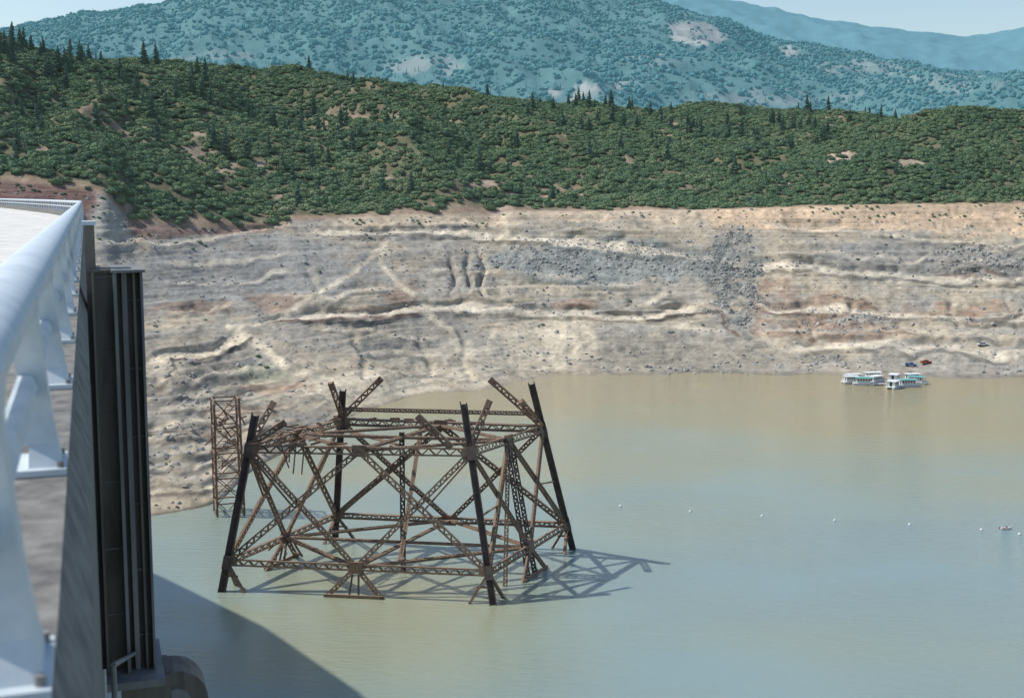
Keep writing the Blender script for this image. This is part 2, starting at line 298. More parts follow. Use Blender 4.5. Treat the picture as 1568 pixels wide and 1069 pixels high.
# right-hand spur hill
US=np.linspace(1040,1900,330); ns=90; Ss=np.linspace(0,1,ns)[:,None]
vsr=I(US,[1040,1070,1110,1160,1200,1300,1360,1400,1480,1568,1700,1900],[330,320,298,270,250,208,186,175,164,171,182,222])
vsr=smooth(vsr,5)
Yb=np.full(US.shape,767.); Yp=I(US,[1040,1200,1568,1900],[800,860,930,960])
zb=I(US,U1,EYE-Yt*tana(vt))-2.5; zp=EYE-Yp*tana(vsr)
Yx=Yb+(Yp-Yb)*Ss; Zx=zb+(zp-zb)*Ss**0.95; Xx=(US-784)/F*(cp*Yx+(EYE-Zx)*sp)
Zx=Zx+(ridge(Xx/80+Yx/300,Yx/200,81)-.55)*14*np.sin(np.pi*Ss)+fbm(Xx/20,Yx/20,83)*1.8*sst(Ss*8)
kb=np.arange(1,7)[:,None]; Yxb=Yp+kb*35; Zxb=Zx[-1]-kb*26.; Xxb=(US-784)/F*(cp*Yxb+(EYE-Zxb)*sp)
UX=np.broadcast_to(US,Zx.shape); VX=534+F*((EYE-Zx)*cp-Yx*sp)/(cp*Yx+(EYE-Zx)*sp)
clx=np.clip(blob(UX,VX,1285,242,26,13,1)+.8*blob(UX,VX,1200,285,16,6)+.7*blob(UX,VX,1390,250,30,6,.9),0,1)
Cx=np.zeros(Zx.shape+(3,))+C3(0.14,0.14,0.09); Cx=mixc(Cx,C3(0.42,0.34,0.27),clx); Cx=mixc(Cx,C3(0.42,0.30,0.21),sst((0.05-Ss)*40+0*Zx)); Cx=Cx*(1+fbm(Xx/6,Yx/6,85)*.4)[...,None]
grid_object("hill",np.vstack([Xx,Xxb]),np.vstack([Yx,Yxb]),np.vstack([Zx,Zxb]),np.concatenate([Cx,np.zeros(Xxb.shape+(3,))+.12]),M_terr)
# mountains
def mountain(name,U,vrid,Y0,Y1,z0,amp,base,patches,seed,nr=150,mat=None):
    s=np.linspace(0,1,nr)[:,None]; vrid=smooth(vrid,3); zr_=EYE-Y1*tana(vrid)
    Ym=Y0+(Y1-Y0)*s+0*U; Zm=z0+(zr_-z0)*s**1.0; Xm=(U-784)/F*(cp*Ym+(EYE-Zm)*sp)
    env=np.sin(np.pi*np.clip(s,0,1))**.6
    Zm=Zm+(ridge(Xm/(amp*7)+Ym/(amp*22),Ym/(amp*14),seed,5)-.55)*amp*3.2*env+fbm(Xm/(amp*1.2),Ym/(amp*1.2),seed+1)*amp*.22
    UM=np.broadcast_to(U,Zm.shape); VM=534+F*((EYE-Zm)*cp-Ym*sp)/(cp*Ym+(EYE-Zm)*sp)
    Cm=np.zeros(Zm.shape+(3,))+base; pm=0  # bluish haze tint is painted into the base colour
    for a in patches: pm=pm+a[4]*blob(UM,VM,a[0],a[1],a[2],a[3],1.8)
    pm=np.clip(pm,0,1); Cm=mixc(Cm,C3(0.33,0.315,0.30),pm*.9); Cm=Cm*(1+fbm(Xm/(amp*.6),Ym/(amp*.6),seed+3)*.15)[...,None]
    bks=np.arange(1,5)[:,None]; Yq=Y1+bks*200+0*U; Zq=Zm[-1]-bks*90; Xq=(U-784)/F*(cp*Yq+(EYE-Zq)*sp)
    grid_object(name,np.vstack([Xm,Xq]),np.vstack([Ym,Yq]),np.vstack([Zm,Zq]),np.concatenate([Cm,np.zeros(Xq.shape+(3,))+base]),mat)
    return Xm,Ym,Zm,pm
UM=np.linspace(-350,1950,420)
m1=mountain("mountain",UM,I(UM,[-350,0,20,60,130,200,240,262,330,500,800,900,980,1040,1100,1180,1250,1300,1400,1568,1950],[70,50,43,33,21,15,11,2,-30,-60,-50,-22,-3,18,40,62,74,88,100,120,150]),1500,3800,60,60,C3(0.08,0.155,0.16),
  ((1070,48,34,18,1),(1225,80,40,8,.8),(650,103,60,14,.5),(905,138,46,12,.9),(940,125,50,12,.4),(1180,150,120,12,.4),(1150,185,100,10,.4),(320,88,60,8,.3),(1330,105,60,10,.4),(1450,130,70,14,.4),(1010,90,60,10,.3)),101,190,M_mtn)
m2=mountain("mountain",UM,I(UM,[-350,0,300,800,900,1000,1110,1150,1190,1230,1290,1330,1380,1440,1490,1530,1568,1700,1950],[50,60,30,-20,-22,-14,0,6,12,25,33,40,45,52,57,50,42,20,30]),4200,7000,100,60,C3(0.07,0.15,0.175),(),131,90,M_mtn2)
# ------------------------------------------------------------------ vegetation source shapes
def tri_src(name,verts,faces,mats,midx,collection,smooth=False):
    me=D.meshes.new(name); me.from_pydata(verts,[],faces)
    for m in mats: me.materials.append(m)
    me.polygons.foreach_set('material_index',midx); me.update(); o=D.objects.new(name,me); collection.objects.link(o); return o
import bmesh
def make_bush(i,collection,mat,sub=2,leaves=100):
    bm=bmesh.new(); bmesh.ops.create_icosphere(bm,subdivisions=sub,radius=0.8)
    off=Vector((i*7.3,i*3.1,0))
    from mathutils import noise as N
    for v in bm.verts:
        k=1+0.38*N.noise(v.co*1.8+off)+0.22*N.noise(v.co*4+off); v.co*=k; v.co.z=v.co.z*0.58+0.25
    vs_=[tuple(v.co) for v in bm.verts]; fs=[tuple(v.index for v in f.verts) for f in bm.faces]; bm.free()
    r=random.Random(i)
    for k in range(leaves):
        d=Vector((r.gauss(0,1),r.gauss(0,1),abs(r.gauss(0,.9)))).normalized(); c=d*(0.72+0.35*r.random()); c=Vector((c.x,c.y,c.z*0.62+.23))
        q=0.13*(0.6+r.random()); a=Vector((r.gauss(0,1),r.gauss(0,1),r.gauss(0,1))).normalized(); b2=a.cross(d+Vector((r.random(),0,0))).normalized()
        b=len(vs_); vs_+= [tuple(c+a*q),tuple(c+b2*q),tuple(c-a*q),tuple(c-b2*q*.6)]; fs.append((b,b+1,b+2,b+3))
    return tri_src("bush_shape",vs_,fs,[mat],[0]*len(fs),collection)
def make_pine(i,collection,mat,full=True):
    r=random.Random(100+i); vs_=[];fs=[];mi=[]
    for k in range(6):
        a=k*math.pi/3; vs_+=[(0.022*math.cos(a),0.022*math.sin(a),-0.05),(0.004*math.cos(a),0.004*math.sin(a),0.96)]
    for k in range(6): fs.append((2*k,2*((k+1)%6),2*((k+1)%6)+1,2*k+1)); mi.append(1)
    n=130 if full else 40; lean=r.uniform(-.03,.03)
    for k in range(n):
        t=(k+r.random())/n; z=0.12+0.88*t; R=(0.25*(1-t)**0.75+0.015)*(0.45+0.7*r.random())
        a=r.random()*6.283; dx,dy=math.cos(a),math.sin(a); wd=R*0.38+0.012; dr=-0.10*R-0.02+0.05*r.random()
        b=len(vs_); cx=lean*t
        vs_+=[(cx,0,z+0.02),(cx+dx*R*.6-dy*wd,dy*R*.6+dx*wd,z+dr*.4),(cx+dx*R,dy*R,z+dr),(cx+dx*R*.6+dy*wd,dy*R*.6-dx*wd,z+dr*.4),(cx+dx*R*.5,dy*R*.5,z-0.045)]
        fs+=[(b,b+1,b+2,b+3),(b,b+4,b+1),(b+1,b+4,b+2),(b+2,b+4,b+3),(b+3,b+4,b)]; mi+=[0]*5
    return tri_src("pine_shape",vs_,fs,[mat,M_bark],mi,collection)
def make_rock(i,collection):
    bm=bmesh.new(); bmesh.ops.create_icosphere(bm,subdivisions=1,radius=0.5); r=random.Random(i)
    for v in bm.verts: v.co*=r.uniform(.65,1.25); v.co.z*=.75
    vs_=[tuple(v.co) for v in bm.verts]; fs=[tuple(v.index for v in f.verts) for f in bm.faces]; bm.free(); return tri_src("rock_shape",vs_,fs,[M_rock],[0]*len(fs),collection)
cb=D.collections.new("bush_shapes"); cpn=D.collections.new("pine_shapes"); cr=D.collections.new("rock_shapes"); cf=D.collections.new("far_tree_shapes")
for i in range(5): make_bush(i+1,cb,M_bush)
for i in range(4): make_pine(i,cpn,M_pine)
for i in range(5): make_rock(i,cr)
make_bush(11,cf,M_far,1,14); make_bush(12,cf,M_far,1,14); make_pine(21,cf,M_far,False)
def scatter(name,P,sc,collection,tilt=0.0):
    n=len(P); me=D.meshes.new(name); me.vertices.add(n); me.vertices.foreach_set('co',P.astype(np.float32).ravel())
    a=me.attributes.new("sc",'FLOAT_VECTOR','POINT'); a.data.foreach_set('vector',sc.astype(np.float32).ravel())
    rot=np.stack([rng.normal(0,tilt,n),rng.normal(0,tilt,n),rng.random(n)*6.283],-1)
    a=me.attributes.new("rt",'FLOAT_VECTOR','POINT'); a.data.foreach_set('vector',rot.astype(np.float32).ravel())
    o=D.objects.new(name,me); col.objects.link(o)
    g=D.node_groups.new(name+"_nodes",'GeometryNodeTree'); g.interface.new_socket("Geometry",in_out='INPUT',socket_type='NodeSocketGeometry'); g.interface.new_socket("Geometry",in_out='OUTPUT',socket_type='NodeSocketGeometry')
    N=g.nodes; gi=N.new('NodeGroupInput'); go=N.new('NodeGroupOutput'); ip=N.new('GeometryNodeInstanceOnPoints'); ci=N.new('GeometryNodeCollectionInfo')
    ci.inputs['Collection'].default_value=collection; ci.inputs['Separate Children'].default_value=True; ci.inputs['Reset Children'].default_value=True
    ip.inputs['Pick Instance'].default_value=True
    def na(nm):
        x=N.new('GeometryNodeInputNamedAttribute'); x.data_type='FLOAT_VECTOR'; x.inputs['Name'].default_value=nm; return [q for q in x.outputs if q.enabled and q.name=='Attribute'][0]
    L=g.links; L.new(gi.outputs[0],ip.inputs['Points']); L.new(ci.outputs[0],ip.inputs['Instance']); L.new(na("rt"),ip.inputs['Rotation']); L.new(na("sc"),ip.inputs['Scale']); L.new(ip.outputs[0],go.inputs[0])
    md=o.modifiers.new("instances",'NODES'); md.node_group=g; return o
def pick(Xg,Yg,Zg,W,n):
    ax=np.abs((Xg[:-1,1:]-Xg[:-1,:-1])*(Yg[1:,:-1]-Yg[:-1,:-1])); wt=ax*W[:-1,:-1]; p=(wt/wt.sum()).ravel()
    k=rng.choice(p.size,n,p=p); i,j=np.divmod(k,Xg.shape[1]-1); a=rng.random(n); b=rng.random(n)
    def bl(G): return (G[i,j]*(1-a)+G[i,j+1]*a)*(1-b)+(G[i+1,j]*(1-a)+G[i+1,j+1]*a)*b
    return np.stack([bl(Xg),bl(Yg),bl(Zg)],-1)
def usc(s,zk=None): return np.stack([s*rng.uniform(.85,1.2,len(s)),s*rng.uniform(.85,1.2,len(s)),s*(zk if zk is not None else rng.uniform(.7,1.05,len(s)))],-1)
dens=(1-0.93*clear)*(0.65+0.35*sst((0.75-sst(soil*2-.05))*2))*sst(Sx*32+fbm(Xh/12,Yh/12,77)*.8)*(.5+.5*sst(fbm(Xh/14,Yh/14,78)*2+.8))
P1=pick(Xh,Yh,Zh,dens,42000); scx=(1-0.95*clx)*sst(Ss*30-.05+fbm(Xx/10,Yx/10,87)*.9)*(.4+.6*sst(fbm(Xx/12,Yx/12,88)*2+.8))
P2=pick(Xx,Yx,Zx,scx,7500)
P7=pick(X,Y,Z,sst((T-.90)*12)*sst(n2*2+.2)+.004,260); s7=rng.uniform(.4,1.3,len(P7))
s1=rng.uniform(1.5,3.9,len(P1))*(.8+.4*rng.random(len(P1))); s2=rng.uniform(1.3,3.3,len(P2))
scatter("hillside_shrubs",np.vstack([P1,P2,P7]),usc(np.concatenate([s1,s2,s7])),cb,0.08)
pd=dens*(0.12+sst(fbm(Xh/120,Yh/120,91)*2.5))*(1+1.2*sst((300-UH)/200)); pd=pd*(1+3*sst((Sx-.94)*20))
P3=pick(Xh,Yh,Zh,pd,380); s3=rng.uniform(7,17,len(P3))*(.8+.5*rng.random(len(P3))); P3[:,2]-=.5
P4=pick(Xx,Yx,Zx,scx,14); s4=rng.uniform(6,11,len(P4)); P4[:,2]-=.5
s34=np.concatenate([s3,s4]); sc34=np.stack([s34*1.0,s34*1.0,s34*1.1],-1)
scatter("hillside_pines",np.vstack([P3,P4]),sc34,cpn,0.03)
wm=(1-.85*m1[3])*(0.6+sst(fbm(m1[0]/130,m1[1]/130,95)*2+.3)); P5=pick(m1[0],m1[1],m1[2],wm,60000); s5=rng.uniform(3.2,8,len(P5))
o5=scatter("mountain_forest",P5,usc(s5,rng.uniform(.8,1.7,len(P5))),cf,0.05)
# boulders on the bank
rw=rub*4.5+0.25+1.2*blob(UU,V,950,405,230,35,1)+0.8*sst(fbm(UU/40,V/14,97)*3-.5)+2*blob(UU,V,1270,550,45,12)+1.2*blob(UU,V,1320,492,70,14,1)+.8*blob(UU,V,280,650,60,80,1)
P6=pick(X,Y,Z,rw*sst(T*30),10500); s6=rng.uniform(.4,1.2,len(P6))+2.1*rng.random(len(P6))**6
scatter("scattered_boulders",P6,usc(s6),cr,0.5)
# ------------------------------------------------------------------ water
m,n,l,b=newmat("lake_water")
g=n.new('ShaderNodeNewGeometry'); sep=n.new('ShaderNodeSeparateXYZ'); l.new(g.outputs['Position'],sep.inputs[0])
no=n.new('ShaderNodeTexNoise'); no.inputs['Scale'].default_value=0.010; no.inputs['Detail'].default_value=3; mp=n.new('ShaderNodeMapping'); mp.inputs['Scale'].default_value=(0.6,1.4,1); l.new(g.outputs['Position'],mp.inputs[0]); l.new(mp.outputs[0],no.inputs['Vector'])
mr=n.new('ShaderNodeMapRange'); mr.inputs[1].default_value=240; mr.inputs[2].default_value=490; l.new(sep.outputs['Y'],mr.inputs[0])
# silt plume around the tower footings
vd=n.new('ShaderNodeVectorMath'); vd.operation='DISTANCE'; vd.inputs[1].default_value=(-28,215,0); l.new(g.outputs['Position'],vd.inputs[0])
pl=n.new('ShaderNodeMapRange'); pl.interpolation_type='SMOOTHSTEP'; pl.inputs[1].default_value=12; pl.inputs[2].default_value=58; pl.inputs[3].default_value=0.55; pl.inputs[4].default_value=0; l.new(vd.outputs['Value'],pl.inputs[0])
ad=n.new('ShaderNodeMath'); ad.operation='MULTIPLY_ADD'; ad.inputs[1].default_value=1.2; ad.inputs[2].default_value=-0.56; l.new(no.outputs[0],ad.inputs[0])
a2=n.new('ShaderNodeMath'); a2.operation='ADD'; l.new(ad.outputs[0],a2.inputs[0]); l.new(mr.outputs[0],a2.inputs[1])
a3=n.new('ShaderNodeMath'); a3.operation='ADD'; l.new(a2.outputs[0],a3.inputs[0]); l.new(pl.outputs[0],a3.inputs[1])
r=ramp(n,[(0.0,(0.215,0.295,0.295)),(0.35,(0.26,0.31,0.25)),(0.7,(0.315,0.30,0.175)),(1.0,(0.335,0.285,0.155))]); l.new(a3.outputs[0],r.inputs[0]); l.new(r.outputs[0],b.inputs['Base Color'])
b.inputs['Roughness'].default_value=0.05; b.inputs['IOR'].default_value=1.45
b.inputs['Subsurface Weight'].default_value=0.6; b.inputs['Subsurface Radius'].default_value=(1,1,0.8); b.inputs['Subsurface Scale'].default_value=1.8
w1=n.new('ShaderNodeTexNoise'); w1.inputs['Scale'].default_value=0.5; w1.inputs['Detail'].default_value=6; w1.inputs['Roughness'].default_value=.6; mp2=n.new('ShaderNodeMapping'); mp2.inputs['Scale'].default_value=(0.45,1.6,1); mp2.inputs['Rotation'].default_value=(0,0,-0.25); l.new(g.outputs['Position'],mp2.inputs[0]); l.new(mp2.outputs[0],w1.inputs['Vector'])
w2=n.new('ShaderNodeTexNoise'); w2.inputs['Scale'].default_value=0.02; w2.inputs['Detail'].default_value=2; l.new(g.outputs['Position'],w2.inputs['Vector'])
ws=n.new('ShaderNodeMapRange'); ws.inputs[1].default_value=.38; ws.inputs[2].default_value=.62; ws.inputs[3].default_value=.25; ws.inputs[4].default_value=1.0; l.new(w2.outputs[0],ws.inputs[0])
bp=n.new('ShaderNodeBump'); bp.inputs['Distance'].default_value=0.5; l.new(ws.outputs[0],bp.inputs['Strength']); l.new(w1.outputs[0],bp.inputs['Height']); l.new(bp.outputs[0],b.inputs['Normal'])
wb=MB(); k=wb.mi(m); wb.v=[(-900,-300,0),(1200,-300,0),(1200,900,0),(-900,900,0)]; wb.f=[(0,1,2,3)]; wb.m=[0]; wb.obj("water")
# ------------------------------------------------------------------ dam
e=Vector((-0.3206,0.9472,0)); nl=Vector((-0.9472,-0.3206,0))
def dp(s,L,z): return e*s+nl*L+Vector((0,0,z))
base=[e*s for s in (-40,-20,-8,0,8,16,24,32,40,50,60,75,92)]+[Vector(p) for p in ((-41,113,0),(-52.5,137,0),(-65,163,0),(-79,189,0),(-99,218,0),(-124,246,0),(-150,273,0),(-180,300,0),(-215,325,0),(-255,345,0))]
nrm=[]
for i in range(len(base)):
    t=(base[min(i+1,len(base)-1)]-base[max(i-1,0)]).normalized(); nrm.append(Vector((-t.y,t.x,0)))
dam=empty("concrete_dam")
def sweep(name,prof,mat,parent,sm=False):
    mb=MB(); k=mb.mi(mat); m_=len(prof)
    for p,nn in zip(base,nrm):
        for (L,z) in prof: mb.v.append(tuple(p+nn*L+Vector((0,0,z))))
    for i in range(len(base)-1):
        for j in range(m_):
            a=i*m_+j; b_=i*m_+(j+1)%m_; mb.f.append((a,b_,b_+m_,a+m_)); mb.m.append(k)
    mb.f.append(tuple(range(m_))); mb.m.append(k); mb.f.append(tuple(range((len(base)-1)*m_,len(base)*m_))[::-1]); mb.m.append(k)
    return mb.obj(name,parent,sm)
ZF=EYE-1.14
sweep("dam_body",[(0.03,-30),(0.03,ZF-0.26),(0.115,ZF),(0.62,ZF),(0.62,ZF-0.5),(12.0,ZF-0.5),(12.0,-30)],M_conc,dam)
sweep("roadway_slab",[(0.63,ZF-0.496),(0.63,ZF-0.40),(2.4,ZF-0.40),(2.41,ZF-0.46),(11.98,ZF-0.46),(11.98,ZF-0.496)],M_deck,dam)
sweep("downstream_parapet",[(11.5,ZF-0.458),(11.5,ZF+0.25),(11.9,ZF+0.25),(11.9,ZF-0.458)],M_deck,dam)
# railing
rail=empty("bridge_railing")
def alongpath(s):
    acc=-40; 
    for i in range(len(base)-1):
        L=(base[i+1]-base[i]).length
        if s<=acc+L: 
            t=(s-acc)/L; return base[i].lerp(base[i+1],t),nrm[i].lerp(nrm[i+1],t).normalized(),(base[i+1]-base[i]).normalized()
        acc+=L
    return base[-1],nrm[-1],e
prof=[]
for k in range(18):
    a=2*math.pi*k/18; prof.append((0.335+0.135*math.cos(a),EYE-0.42+0.10*math.sin(a)))
sweep("top_rail",prof,M_paint,rail,True)
sweep("middle_rail",[(0.235,EYE-0.83),(0.215,EYE-0.78),(0.235,EYE-0.73),(0.29,EYE-0.73),(0.29,EYE-0.83)],M_paint,rail)
pb=MB(); sl=MB()
s_=3.1-2.45*2
while s_<300:
    c,nn,tt=alongpath(s_)
    def q(L,z,ds=0): return c+nn*L+tt*ds+Vector((0,0,z))
    # flared cast post: wide head under the rail, narrow waist, bolted foot
    pts=[(0.20,EYE-0.40),(0.205,EYE-0.52),(0.19,EYE-0.68),(0.17,EYE-0.88),(0.15,EYE-1.02),(0.135,EYE-1.12)]
    wds=[0.34,0.28,0.17,0.14,0.18,0.30]
    for i in range(5):
        (La,za),(Lb,zb_)=pts[i],pts[i+1]; wa,wb_=wds[i],wds[i+1]
        P=[q(La,za,-wa/2),q(La+.11,za,-wa/2),q(La+.11,za,wa/2),q(La,za,wa/2),q(Lb,zb_,-wb_/2),q(Lb+.13,zb_,-wb_/2),q(Lb+.13,zb_,wb_/2),q(Lb,zb_,wb_/2)]
        pb.box8(P,M_paint)
    P=[q(0.117,EYE-1.137,-.19),q(.36,EYE-1.137,-.19),q(.36,EYE-1.137,.19),q(.117,EYE-1.137,.19),q(0.117,EYE-1.11,-.19),q(.36,EYE-1.11,-.19),q(.36,EYE-1.11,.19),q(.117,EYE-1.11,.19)]
    pb.box8(P,M_paint)
    for ds in (-.15,.15): pb.tube([q(.14,EYE-1.11,ds),q(.14,EYE-1.085,ds)],0.014,M_pil2,8)
    s_+=2.45
pb.obj("posts",rail)
db=MB(); s_=5
while s_<290:
    c,nn,tt=alongpath(s_)
    db.beam(c+nn*11.7+Vector((0,0,ZF+.25)),c+nn*11.7+Vector((0,0,ZF+.7)),.08,.08,M_paint); s_+=3
db.obj("downstream_posts",rail); sweep("downstream_rail",[(11.66,ZF+.7),(11.66,ZF+.78),(11.74,ZF+.78),(11.74,ZF+.7)],M_paint,rail)
# steel gate-guide pillar on the upstream face
pil=empty("steel_gate_guide"); pm_=MB()
s0=16.0
def bx(mb,sa,sb,La,Lb,za,zb_,mat):
    P=[dp(sa,La,za),dp(sb,La,za),dp(sb,Lb,za),dp(sa,Lb,za),dp(sa,La,zb_),dp(sb,La,zb_),dp(sb,Lb,zb_),dp(sa,Lb,zb_)]; mb.box8(P,mat)
zt_=EYE-0.93; zb0=EYE-6.0
bx(pm_,s0+.25,s0+1.2,-0.63,0.025,zb0,zt_,M_pil)          # web body
bx(pm_,s0,s0+.25,-0.32,-0.28,zb0,zt_,M_pil2)      # flange edges
bx(pm_,s0+.05,s0+.25,-0.63,-0.60,zb0,zt_,M_pil2)
bx(pm_,s0+.10,s0+.25,-0.54,-0.51,zb0,zt_,M_pil)
bx(pm_,s0+.12,s0+.25,-0.44,-0.38,zb0,zt_,M_pil2)
bx(pm_,s0+.08,s0+.25,-0.06,-0.03,zb0,zt_,M_pil)
for z in np.arange(zb0+.4,zt_,0.86):
    bx(pm_,s0+.22,s0+.25,-0.595,-0.445,z,z+.03,M_pil2); bx(pm_,s0+.235,s0+.25,-0.275,-0.065,z+.3,z+.32,M_pil2)
bx(pm_,s0-.03,s0+1.25,-0.66,-0.26,zt_+.002,zt_+.035,M_pil2)
bx(pm_,s0+.2,s0+1.22,-0.26,0.02,zt_+.002,zt_+.03,M_pil)
pm_.obj("guide_column",pil)
p2=MB(); bx(p2,s0+.4,s0+.8,-0.09,0.028,ZF-1.2,EYE-0.36,M_pil); bx(p2,s0+.35,s0+.85,-0.11,0.05,EYE-0.358,EYE-0.31,M_paint); p2.obj("guide_head",pil)
# hoist frame under the pillar
hb=MB(); zb1=zb0
bx(hb,s0-.3,s0+1.2,-0.72,-0.02,zb1-.10,zb1-.003,M_pil2)
hb.tube([dp(s0+.1,-.85,zb1-.50),dp(s0+.7,-.85,zb1-.50)],.42,M_pil,24); hb.tube([dp(s0+.05,-.85,zb1-.50),dp(s0+.10,-.85,zb1-.50)],.2,M_pil2,16)
bx(hb,s0,s0+.8,-.8,-.2,zb1-.9,zb1-.10,M_pil)
hb.tube([dp(s0-1,-.10,zb1+.5),dp(s0-1,-.10,zb1-1.2)],.035,M_pil2,8); hb.tube([dp(s0-1,-.10,zb1+.5),dp(s0+.2,-.40,zb1+.2),dp(s0-.2,-.45,zb1-1.2)],.035,M_pil2,8)
for k in range(4): bx(hb,s0+.1,s0+.2,-1.22-.02*k,-1.16,zb1-.55-.12*k,zb1-.5-.12*k,M_pil2)
bx(hb,s0-.2,s0+1.0,-1.25,-.8,zb1-1.3,zb1-.86,M_pil)
hb.obj("hoist_frame",pil)
# ------------------------------------------------------------------ old cableway head tower in the lake
LEG={'FL':(Vector((-55.5,232,0)),Vector((-48.8,235,34))),'FR':(Vector((-3.5,224.3,0)),Vector((-9.2,233.5,36.5))),'BR':(Vector((13,261,0)),Vector((3.9,253,37.3))),'BL':(Vector((-39,269,0)),Vector((-35.8,262,34.5)))}
def lp(k,h): a,b_=LEG[k]; return a+(b_-a)*(h/b_.z)
tw=empty("steel_head_tower"); A=MB(); B=MB()
for k in LEG:
    p,q_=lp(k,-8),LEG[k][1]; d=(q_-p).normalized(); x=Vector((1,0,0)); x=(x-d*x.dot(d)).normalized(); y=d.cross(x)
    for sg in (-1,1): A.beam(p+x*sg*.58,q_+x*sg*.58+d*random.uniform(-.4,.3),.2,1.25,M_legs,side=x)
    A.beam(p,q_-d*.5,1.1,.14,M_legs,side=x)
    for h in (5.6,27): 
        c=lp(k,h); A.beam(c-d*1.3,c+d*1.3,1.55,1.55,M_legs,side=x)
H1,H2=5.6,27.2
ring=['FL','FR','BR','BL']; cen=(lp('FL',H2)+lp('FR',H2)+lp('BR',H2)+lp('BL',H2))/4
mids={}
for i in range(4):
    a,b_=ring[i],ring[(i+1)%4]
    lo=(lp(a,H1)+lp(b_,H1))/2; up=(lp(a,H2)+lp(b_,H2))/2; mids[i]=(lo,up)
    nf=(lp(b_,H1)-lp(a,H1)).cross(lp(a,H2)-lp(a,H1)).normalized()
    B.lattice(lp(a,H1),lp(b_,H1),1.05,.6,M_steel,nf); B.lattice(lp(a,H2),lp(b_,H2),1.3,.8,M_steel,nf)
    B.lattice(up,lp(a,H1),.9,.5,M_steel,nf); B.lattice(up,lp(b_,H1),.9,.5,M_steel,nf)
    B.lattice(lo,lp(a,H2),.75,.45,M_steel,nf); B.lattice(lo,lp(b_,H2),.75,.45,M_steel,nf)
    for pt in (up,lo): B.beam(pt-Vector((0,0,1.1)),pt+Vector((0,0,1.1)),2.6,.7,M_steel,side=(lp(b_,H1)-lp(a,H1)))
    # feet below the lower ring
    t=(lp(b_,H1)-lp(a,H1)).normalized(); o0=lo+(lo-Vector((cen.x,cen.y,lo.z))).normalized()*1.2
    if i!=2:
        for sg in (-1,1): B.lattice(lo,Vector((o0.x,o0.y,-2))+t*sg*(7.2),.7,.4,M_steel,nf)
        B.beam(Vector((o0.x,o0.y,.35))-t*5.6,Vector((o0.x,o0.y,.35))+t*5.6,.5,.4,M_steel)
        for sg in (-.25,.25): B.beam(lo+t*sg*2,Vector((o0.x,o0.y,-1))+t*sg*4,.35,.35,M_legs)
    for k,sg in ((a,1),(b_,-1)):
        B.beam(lp(k,H1),lp(k,-2)+t*sg*6.0,.6,.45,M_steel,side=nf)
        B.beam(lp(k,3)+t*sg*.0,lp(k,3)+t*sg*2.6,.3,.3,M_steel)
for i in range(4):
    for lv in (0,1):
        B.lattice(mids[i][lv],mids[(i+1)%4][lv],.85,.45,M_steel,(0,0,1))
for i in (0,1): B.lattice(mids[i][1],mids[i+2][1],.9,.5,M_steel,(0,0,1)); B.lattice(mids[i][0],mids[i+2][0],.7,.4,M_steel,(0,0,1))
cl=Vector((cen.x,cen.y,-6)); B.lattice(cl,Vector((cen.x,cen.y,H2+1)),.75,.6,M_legs,(0,1,0))
r_lo,r_up=mids[1]; dv=(lp('BR',H1)-lp('FR',H1)).normalized()
for sg in (-1,1):
    top=r_up+dv*sg*1.1; bot=Vector((r_lo.x,r_lo.y,0))+(r_lo-r_up)*0.25+dv*sg*1.6; bot.z=-5
    B.lattice(top,bot,.7,.6,M_legs,(0,1,0))
for k in range(7):
    t=k/7; B.beam(r_up.lerp(r_lo,t)+dv*-1.1,r_up.lerp(r_lo,t)+dv*1.1,.3,.3,M_legs)
B.lattice(r_up,Vector((r_lo.x-5,r_lo.y-8,-2)),.6,.4,M_steel,(0,1,0))
B.lattice(mids[0][0]+Vector((8,3,0)),mids[2][1]+Vector((-4,0,0)),.6,.4,M_steel,(0,1,0))
B.lattice(lp('BL',H1),mids[2][1]+Vector((0,0,-1)),.6,.4,M_steel,(0,1,0))
B.lattice(lp('BL',25.5),Vector((cen.x,cen.y,25.5)),.6,.4,M_steel,(0,0,1))
B.lattice(lp('BL',30),lp('BR',30.5),.6,.4,M_steel,(0,1,0))
for i in (0,3,1):
    lo,up=mids[i]; a,b_=ring[i],ring[(i+1)%4]; 
    for k in (a,b_):
        pt=(up+lp(k,H1))/2; pt2=lp(k,(H1+H2)/2*.95); B.beam(pt,lp(k,H2*.97) if i!=1 else pt2,.3,.3,M_steel)
# broken stubs of the removed upper tiers
def vec(a,b_): return lp(b_,H2)-lp(a,H2)
for st,dv_ in ((lp('BR',28),vec('BR','BL').normalized()*11+Vector((0,0,9.3))),(lp('BR',27.5),vec('BR','FR').normalized()*9+Vector((0,0,6.8))),
   (lp('FR',28)+vec('FR','FL').normalized()*3.5,vec('FR','FL').normalized()*6.5+Vector((0,0,6))),(lp('FR',28),vec('FR','BR').normalized()*7+Vector((0,0,8))),
   (lp('BL',28),vec('BL','BR').normalized()*9+Vector((0,0,8.8))),(lp('BL',29),vec('BL','FL').normalized()*4+Vector((0,0,7.2))),
   (lp('FL',28),vec('FL','BL').normalized()*8+Vector((0,0,7))),(lp('FL',28),vec('FL','FR').normalized()*7+Vector((0,0,4.5)))):
    B.lattice(st,st+dv_,.95,.6,M_rust,(0,1,0.2))
